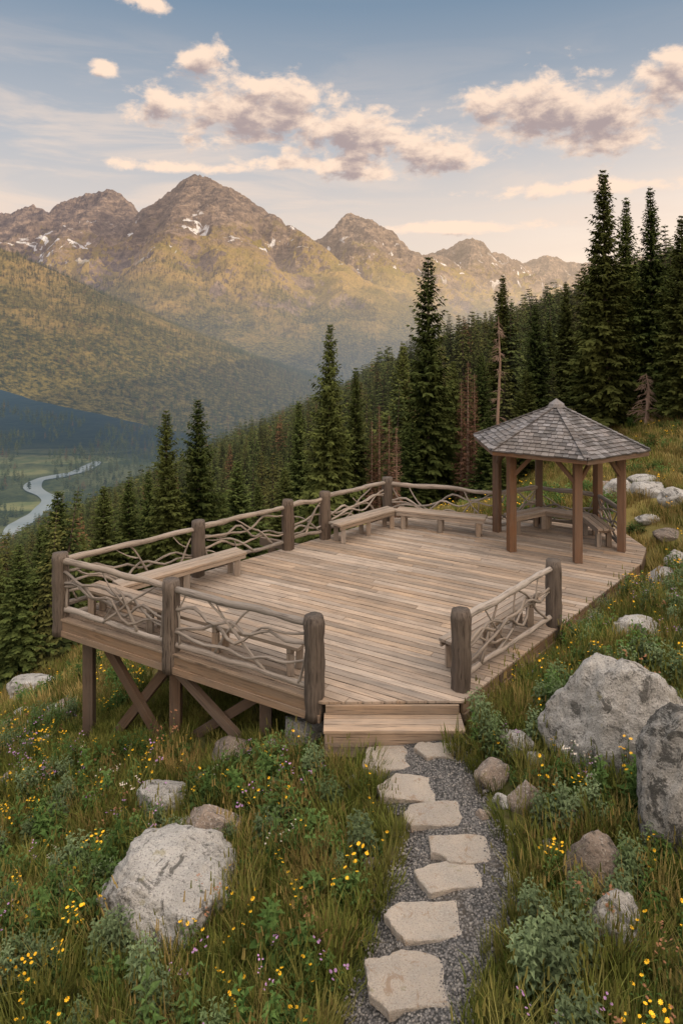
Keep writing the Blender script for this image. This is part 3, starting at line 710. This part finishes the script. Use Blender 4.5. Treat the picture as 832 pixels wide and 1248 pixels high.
def scatter(name,child,pts,sc,zf=ground,tilt=.06,sink=0.0):
    n=len(pts);
    if n==0: return
    x=pts[:,0];y=pts[:,1];z=zf(x,y)-sink
    a=RNG.random(n)*2*np.pi;s_=np.asarray(sc)*1.5197/math.sqrt(3)
    v=np.zeros((n,3,3),np.float32);tl=RNG.normal(0,tilt,(n,2))
    for k in range(3):
        cx=np.cos(a+k*2.0944)*s_;cy=np.sin(a+k*2.0944)*s_
        v[:,k,0]=x+cx;v[:,k,1]=y+cy;v[:,k,2]=z+cx*tl[:,0]+cy*tl[:,1]
    me=bpy.data.meshes.new(name);me.vertices.add(n*3);me.vertices.foreach_set('co',v.ravel())
    me.loops.add(n*3);me.loops.foreach_set('vertex_index',np.arange(n*3,dtype=np.int32))
    me.polygons.add(n);me.polygons.foreach_set('loop_start',np.arange(0,n*3,3,dtype=np.int32));me.polygons.foreach_set('loop_total',np.full(n,3,dtype=np.int32))
    me.update(calc_edges=True)
    ob=bpy.data.objects.new(name,me);COL.objects.link(ob)
    ob.instance_type='FACES';ob.use_instance_faces_scale=True;ob.instance_faces_scale=1.0
    ob.show_instancer_for_render=False;ob.show_instancer_for_viewport=False
    child.parent=ob
def mkobj(name,me): 
    o=bpy.data.objects.new(name,me);COL.objects.link(o);return o
def cone_pts(n,y0,y1,u0=-.60,u1=.60,pw=2):
    y=(RNG.random(n)*(y1**pw-y0**pw)+y0**pw)**(1/pw);return np.stack([RNG.uniform(u0,u1,n)*y,y],1)
P=cone_pts(1500,36,170);P=P[(P[:,1]>40)|(P[:,0]<6)]
P=P[~((P[:,0]>7)&(P[:,1]<40))]
P2_=np.stack([RNG.uniform(-22,-9,130),RNG.uniform(21,38,130)],1);P=np.vstack([P,P2_])
grp=RNG.integers(0,3,len(P))
for k in range(3):
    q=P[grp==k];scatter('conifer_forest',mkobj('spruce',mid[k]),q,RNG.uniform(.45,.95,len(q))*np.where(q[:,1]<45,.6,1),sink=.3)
P=np.vstack([cone_pts(7000,160,560),cone_pts(7500,560,1500),cone_pts(12000,800,2700,-.6,.1),cone_pts(6000,2500,3800,-.6,.05)])
ok=np.ones(len(P),bool)
for (cx,cy),rx,ry in CLEAR: ok&=((P[:,0]-cx)/rx)**2+((P[:,1]-cy)/ry)**2>1.0+0.5*pn(P[:,0]/60,P[:,1]/60,77)
dr=np.min(np.hypot(P[:,0][:,None]-rc[:,0][None],P[:,1][:,None]-rc[:,1][None]),axis=1);ok&=dr>22
P=P[ok];grp=RNG.integers(0,2,len(P))
def both(x,y): return np.maximum(ground(x,y),mount(x,y))
for k in range(2):
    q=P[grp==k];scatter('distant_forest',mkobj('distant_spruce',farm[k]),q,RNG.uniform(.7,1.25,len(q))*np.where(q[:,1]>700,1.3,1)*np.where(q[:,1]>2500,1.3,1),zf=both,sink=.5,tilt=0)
P=cone_pts(11000,1500,3100,-.62,.02);z=mount(P[:,0],P[:,1]);P=P[(z>-292)&(z<100+160*pn(P[:,0]/200,P[:,1]/200,5))&(pn(P[:,0]/130,P[:,1]/130,15)>-.1)]
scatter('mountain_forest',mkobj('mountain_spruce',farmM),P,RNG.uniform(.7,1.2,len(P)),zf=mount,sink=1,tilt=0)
def tuft(name,seed,n,h,spread,mat,wid=.006,lean=.5,seeds=False):
    r=random.Random(seed);q=QB()
    for i in range(n):
        a=r.random()*6.28;d=spread*math.sqrt(r.random());x,y=math.cos(a)*d,math.sin(a)*d
        hh=h*r.uniform(.45,1.1);b=a+r.uniform(-1.2,1.2);ln=hh*r.uniform(.1,lean);wx,wy=-math.sin(b)*wid,math.cos(b)*wid;c=r.random()
        P=[]
        for t in (0,.4,.75,1): P.append((x+math.cos(b)*ln*t*t,y+math.sin(b)*ln*t*t,hh*(t-.18*t*t*ln/hh)-.02))
        for k,(w0,w1) in enumerate(((1,.9),(.9,.6),(.6,.05))):
            p0,p1=P[k],P[k+1];q.poly([(p0[0]-wx*w0,p0[1]-wy*w0,p0[2]),(p0[0]+wx*w0,p0[1]+wy*w0,p0[2]),(p1[0]+wx*w1,p1[1]+wy*w1,p1[2]),(p1[0]-wx*w1,p1[1]-wy*w1,p1[2])],c,0)
        if seeds and i%3==0:
            p=P[3];q.poly([(p[0]-.008,p[1],p[2]-.05),(p[0]+.008,p[1],p[2]-.05),(p[0]+.004,p[1],p[2]+.03),(p[0]-.004,p[1],p[2]+.03)],.9,0)
            q.poly([(p[0],p[1]-.008,p[2]-.05),(p[0],p[1]+.008,p[2]-.05),(p[0],p[1]+.004,p[2]+.03),(p[0],p[1]-.004,p[2]+.03)],.9,0)
    return q.obj(name,[mat])
def leaf(q,p,dx,dy,dz,L,W,c,m=0):
    sx,sy=-dy,dx;nrm=math.hypot(sx,sy) or 1;sx,sy=sx/nrm*W,sy/nrm*W
    a=p;b=(p[0]+dx*L*.45,p[1]+dy*L*.45,p[2]+dz*L*.45+.01);e=(p[0]+dx*L,p[1]+dy*L,p[2]+dz*L-.02*L/.1)
    q.poly([a,(b[0]+sx,b[1]+sy,b[2]+W*.4),e,b],c,m);q.poly([a,b,e,(b[0]-sx,b[1]-sy,b[2]+W*.4)],c*.9,m)
def forb(name,seed,stems,h,L,W,mats,flower=None,spread=.12,nl=16):
    r=random.Random(seed);q=QB()
    for i in range(stems):
        a=r.random()*6.28;d=spread*math.sqrt(r.random());x,y=math.cos(a)*d,math.sin(a)*d;hh=h*r.uniform(.55,1.1);lx,ly=math.cos(a)*.22*hh*r.random(),math.sin(a)*.22*hh*r.random()
        for ax in ((.003,0),(0,.003)):
            q.poly([(x-ax[0],y-ax[1],-.02),(x+ax[0],y+ax[1],-.02),(x+lx+ax[0]*.6,y+ly+ax[1]*.6,hh),(x+lx-ax[0]*.6,y+ly-ax[1]*.6,hh)],.2,0)
        g_=r.random()*6
        for k in range(nl):
            t=(k+.5)/nl;g_+=2.4;l=L*(1.15-.75*t)*r.uniform(.7,1.2)
            leaf(q,(x+lx*t,y+ly*t,hh*t),math.cos(g_),math.sin(g_),r.uniform(.05,.7),l,l*W,r.random()*.6+.4*t)
        if flower is not None:
            nf=flower[1]
            for k in range(nf):
                fx,fy,fz=x+lx+r.uniform(-.04,.04)*(nf>1),y+ly+r.uniform(-.04,.04)*(nf>1),hh+r.uniform(-.03,.04);R=flower[0]*r.uniform(.8,1.2)
                tx_,ty2=r.uniform(-.5,.5),r.uniform(-.6,.3)
                for j in range(8):
                    b=j*.785;b1=b-.3;b2=b+.3
                    def pp(ang,rr): return (fx+math.cos(ang)*rr,fy+math.sin(ang)*rr,fz+rr*(math.cos(ang)*tx_+math.sin(ang)*ty2))
                    q.poly([(fx,fy,fz),pp(b1,R*.8),pp(b,R),pp(b2,R*.8)],r.random(),1)
    return q.obj(name,mats)
def inside_ok(P,pd=.5,bk=.8,dk=.12):
    ok=(deckd(P[:,0],P[:,1])>dk)&(pathd(P[:,0],P[:,1])>pd+.07*pn(P[:,0]*2.2,P[:,1]*2.2,91))
    for bx,by,br in bl: ok&=np.hypot(P[:,0]-bx,(P[:,1]-by))>br*bk
    ok&=~((P[:,0]>-.4)&(P[:,0]<1.8)&(P[:,1]>8.9)&(P[:,1]<9.6))
    return ok
def area(n,x0,x1,y0,y1): return np.stack([RNG.uniform(x0,x1,n),RNG.uniform(y0,y1,n)],1)
def view(P): return P[(np.abs(P[:,0])<.56*P[:,1]+.5)]
def patch(P,sc,seed,th): return P[pn(P[:,0]*sc,P[:,1]*sc,seed)>th]
def put(name,child,n,box,sc,pd=.5,pt=None,dk=.12,bk=.8):
    P=view(area(n,*box))
    if pt: P=patch(P,*pt)
    P=P[inside_ok(P,pd,bk,dk)];scatter(name,child,P,RNG.uniform(sc[0],sc[1],len(P)),tilt=.12)
NB=(-9,7.5,3.9,14)
put('meadow_grass',tuft('grass_tuft',1,60,.26,.14,mGrass,.006),4600,NB,(.6,1.3),pd=.52)
put('meadow_grass',tuft('grass_tuft',2,40,.44,.12,mGrass,.0045,.7,True),2200,NB,(.6,1.25),pd=.66)
put('meadow_grass',tuft('grass_tuft',3,50,.20,.17,mGrass,.0055,.9),3200,NB,(.5,1.2),pd=.47)
put('dry_meadow_grass',tuft('dry_grass_tuft',4,34,.44,.12,mDry,.0035,.6,True),2100,NB,(.6,1.25),pd=.7,pt=(.5,8,-.12))
put('leafy_wildflower_plants',forb('leafy_plant',5,7,.46,.12,.22,[mForb]),1200,NB,(.6,1.4),pd=.78,pt=(.7,12,-.1))
put('leafy_wildflower_plants',forb('leafy_plant',6,9,.44,.10,.23,[mSage],nl=28),900,NB,(.6,1.4),pd=.78,pt=(.6,22,.0))
put('leafy_wildflower_plants',forb('leafy_plant',7,5,.30,.14,.32,[mForb],nl=12),600,NB,(.6,1.2),pd=.72,pt=(.8,32,0))
put('yellow_wildflowers',forb('yellow_flower_plant',8,7,.46,.07,.2,[mForb,mYel],(.017,2),nl=12),230,NB,(.7,1.2),pd=.73,pt=(.9,42,.1))
put('yellow_wildflowers',forb('yellow_flower_plant',9,3,.42,.06,.2,[mForb,mYel],(.015,1),nl=8),750,NB,(.75,1.25),pd=.7)
put('purple_wildflowers',forb('purple_flower_plant',10,4,.46,.06,.2,[mForb,mPur],(.013,3),nl=9),380,NB,(.8,1.25),pd=.74,pt=(.7,52,-.1))
put('pale_wildflowers',forb('pale_flower_plant',13,4,.46,.06,.2,[mForb,mWhi],(.010,4),nl=9),130,NB,(.7,1.2),pd=.74,pt=(.7,62,.1))
put('rusty_wildflowers',forb('rusty_seedhead_plant',17,5,.50,.05,.2,[mForb,mRust],(.012,5),nl=9),240,NB,(.7,1.2),pd=.74,pt=(.6,72,0))
Pz=area(900,-5.2,-.3,9.5,15);Pz=Pz[(deckd(Pz[:,0],Pz[:,1])<.15)&(ground(Pz[:,0],Pz[:,1])<-.9)];scatter('meadow_grass',tuft('grass_tuft',31,60,.24,.16,mGrass,.006,.8),Pz,RNG.uniform(.6,1.1,len(Pz)))
FB=(-20,26,13,34)
def far_put(name,child,n,sc,pt=None,box=FB):
    P=view(area(n,*box));P=P[(P[:,0]>3)|(P[:,0]<-4)]
    if pt: P=patch(P,*pt)
    P=P[inside_ok(P,.5)];scatter(name,child,P,RNG.uniform(sc[0],sc[1],len(P)),tilt=.1)
far_put('meadow_grass',tuft('grass_tuft',14,50,.30,.28,mGrass,.010,.7),4500,(.6,1.25))
far_put('dry_meadow_grass',tuft('dry_grass_tuft',15,50,.34,.28,mDry,.009,.7),5600,(.6,1.2),(.25,8,-.5))
far_put('leafy_wildflower_plants',forb('leafy_plant',16,8,.38,.16,.3,[mForb],spread=.2,nl=12),1300,(.7,1.4),(.4,12,-.05))
far_put('yellow_wildflowers',forb('yellow_flower_plant',19,6,.38,.07,.2,[mForb,mYel],(.022,2),spread=.3,nl=8),400,(.8,1.3))
bm=bmesh.new();bmesh.ops.create_icosphere(bm,subdivisions=1,radius=1)
for v in bm.verts: v.co=Vector((v.co.x*random.uniform(.8,1.2),v.co.y*random.uniform(.7,1.1),v.co.z*.6))
me=bpy.data.meshes.new('pebble');bm.to_mesh(me);bm.free();me.materials.append(mPeb)
k=RNG.integers(0,69,8000);o_=RNG.uniform(-1,1,8000);P=np.stack([pt[k,0]+nm[k,0]*hw[k]*o_,pt[k,1]+nm[k,1]*hw[k]*o_],1)+RNG.normal(0,.03,(8000,2));P=P[P[:,1]<9.0]
scatter('gravel',mkobj('pebble',me),P,RNG.uniform(.006,.015,len(P)),zf=lambda x,y:ground(x,y)+.020,tilt=.4)
# ------------------------------------------------------------ light & sky
SE=math.radians(14);SR=math.radians(110)
sd=Vector((math.sin(SR)*math.cos(SE),math.cos(SR)*math.cos(SE),math.sin(SE)))
L=bpy.data.lights.new('sun','SUN');L.energy=5.0;L.angle=math.radians(.6);L.color=(1,.78,.50)
lo=bpy.data.objects.new('sun',L);COL.objects.link(lo);lo.rotation_euler=sd.to_track_quat('Z','Y').to_euler();lo.location=(50,0,60)
wd=bpy.data.worlds.new('World');scene.world=wd;wd.use_nodes=True;nt=wd.node_tree;nt.nodes.clear()
try:
    wd.cycles.sampling_method='MANUAL';wd.cycles.sample_map_resolution=512
except Exception: pass
out=nt.nodes.new('ShaderNodeOutputWorld');bg=nt.nodes.new('ShaderNodeBackground');bg.inputs[1].default_value=0.1
tc=nt.nodes.new('ShaderNodeTexCoord').outputs['Generated']
sky=nt.nodes.new('ShaderNodeTexSky');sky.sky_type='NISHITA';sky.sun_disc=False;sky.sun_elevation=SE;sky.sun_rotation=SR;sky.altitude=2500;sky.dust_density=1.5
sx=nt.nodes.new('ShaderNodeSeparateXYZ');nt.links.new(tc,sx.inputs[0])
az=M(nt,'ARCTAN2',sx.outputs[0],sx.outputs[1]);el=M(nt,'ARCSINE',sx.outputs[2])
grad=RAMP(nt,MR(nt,sx.outputs[2],0,1),[(0.0,(.90,.71,.56)),(.13,(.80,.69,.61)),(.24,(.54,.55,.58)),(.42,(.22,.31,.42)),(.60,(.45,.43,.42)),(1.0,(1.0,.92,.84))])
grad=MIX(nt,1.0,grad,MIX(nt,MR(nt,sx.outputs[2],.45,.75),(9,9,9),(23,23,23)),'MULTIPLY')  # sky above the frame brightened further, added as soft top light
def lobe(dirv,pw,col,mul=None):
    g=M(nt,'POWER',M(nt,'MAXIMUM',VM(nt,'DOT_PRODUCT',tc,tuple(Vector(dirv).normalized())),0.0),pw)
    if mul is not None: g=M(nt,'MULTIPLY',g,mul)
    return MIX(nt,g,(0,0,0),col)
base=MIX(nt,1.0,grad,lobe((.87,.5,.03),4.0,(10,6.8,4.0),MR(nt,sx.outputs[2],.34,0.0)),'ADD')
base=MIX(nt,1.0,base,lobe((.62,-.70,.40),2.8,(30,22,15)),'ADD')  # unseen warm sky glow behind the camera, added as fill light
base=MIX(nt,1.0,base,MIX(nt,1.0,sky.outputs[0],(.13,.12,.11),'MULTIPLY'),'ADD')
cv=nt.nodes.new('ShaderNodeCombineXYZ');nt.links.new(az,cv.inputs[0]);nt.links.new(el,cv.inputs[1]);cv=cv.outputs[0]
CL=[(215,128,48,16),(300,140,100,28),(345,115,60,16),(430,163,75,26),(525,186,66,18),(400,200,110,8),(660,133,78,32),(735,150,62,32),(595,128,40,12),(815,95,42,26),(248,73,34,15),(128,82,18,8),(190,4,28,8),(720,228,120,7),(560,277,95,6),(215,203,70,6),(455,210,50,8)]
def ell(vec):
    ml=None
    for x,y,rx,ry in CL:
        a=math.atan((x-416)/F);c=math.cos(a);e=math.atan((HY-y)/F*c);ra=rx/F*c*c*1.3;re=ry/F*c*1.5
        l=VM(nt,'LENGTH',VM(nt,'MULTIPLY',VM(nt,'SUBTRACT',vec,(a,e,0)),(1/ra,1/re,0)))
        if ml is None: ml=l
        else:
            n=nt.nodes.new('ShaderNodeMath');n.operation='SMOOTH_MIN';nt.links.new(ml,n.inputs[0]);nt.links.new(l,n.inputs[1]);n.inputs[2].default_value=.35;ml=n.outputs[0]
    return ml
def cdens(vec,det):
    return M(nt,'ADD',M(nt,'SUBTRACT',.9,ell(vec)),M(nt,'MULTIPLY',M(nt,'SUBTRACT',NZ(nt,VM(nt,'MULTIPLY',vec,(1,1.7,1)),20,det,.62,.2),.5),2.7))
d1=cdens(cv,8);d2=cdens(VM(nt,'ADD',cv,(.006,.018,0)),6)
al=MR(nt,d1,-.15,.5,0,1,True)
shade=MR(nt,d2,-.05,.9,0,1,True)
cc=MIX(nt,shade,(10.6,8.1,6.3),(4.4,3.5,3.45))
cc=MIX(nt,MR(nt,d1,.25,-.1,0,.35),cc,(9.8,7.6,6.1))
ci=NZ(nt,VM(nt,'MULTIPLY',cv,(2.2,14,1)),1.6,7,.6,.6)
cm=M(nt,'MULTIPLY',MR(nt,ci,.40,.66,0,.85,True),MR(nt,el,.02,.12))
cm=M(nt,'MULTIPLY',cm,M(nt,'MULTIPLY',MR(nt,el,.40,.20),MR(nt,az,.1,-.3,.5,1)))
base=MIX(nt,cm,base,(8.8,7.2,6.1))
fin=MIX(nt,M(nt,'MULTIPLY',al,.95),base,cc)
fin=MIX(nt,MR(nt,sx.outputs[2],-.01,-.06),fin,(1.2,1.2,1.0))
nt.links.new(fin,bg.inputs[0]);nt.links.new(bg.outputs[0],out.inputs[0])
# ------------------------------------------------------------ camera
cam=bpy.data.cameras.new('camera');co=bpy.data.objects.new('camera',cam);COL.objects.link(co)
co.location=(0,0,CH);co.rotation_euler=(math.radians(90),0,0)
cam.sensor_fit='HORIZONTAL';cam.sensor_width=36;cam.lens=36;cam.shift_y=-(624-HY)/832
cam.clip_end=40000;cam.clip_start=.1
scene.camera=co
scene.view_settings.view_transform='Standard';scene.view_settings.look='None';scene.view_settings.exposure=0
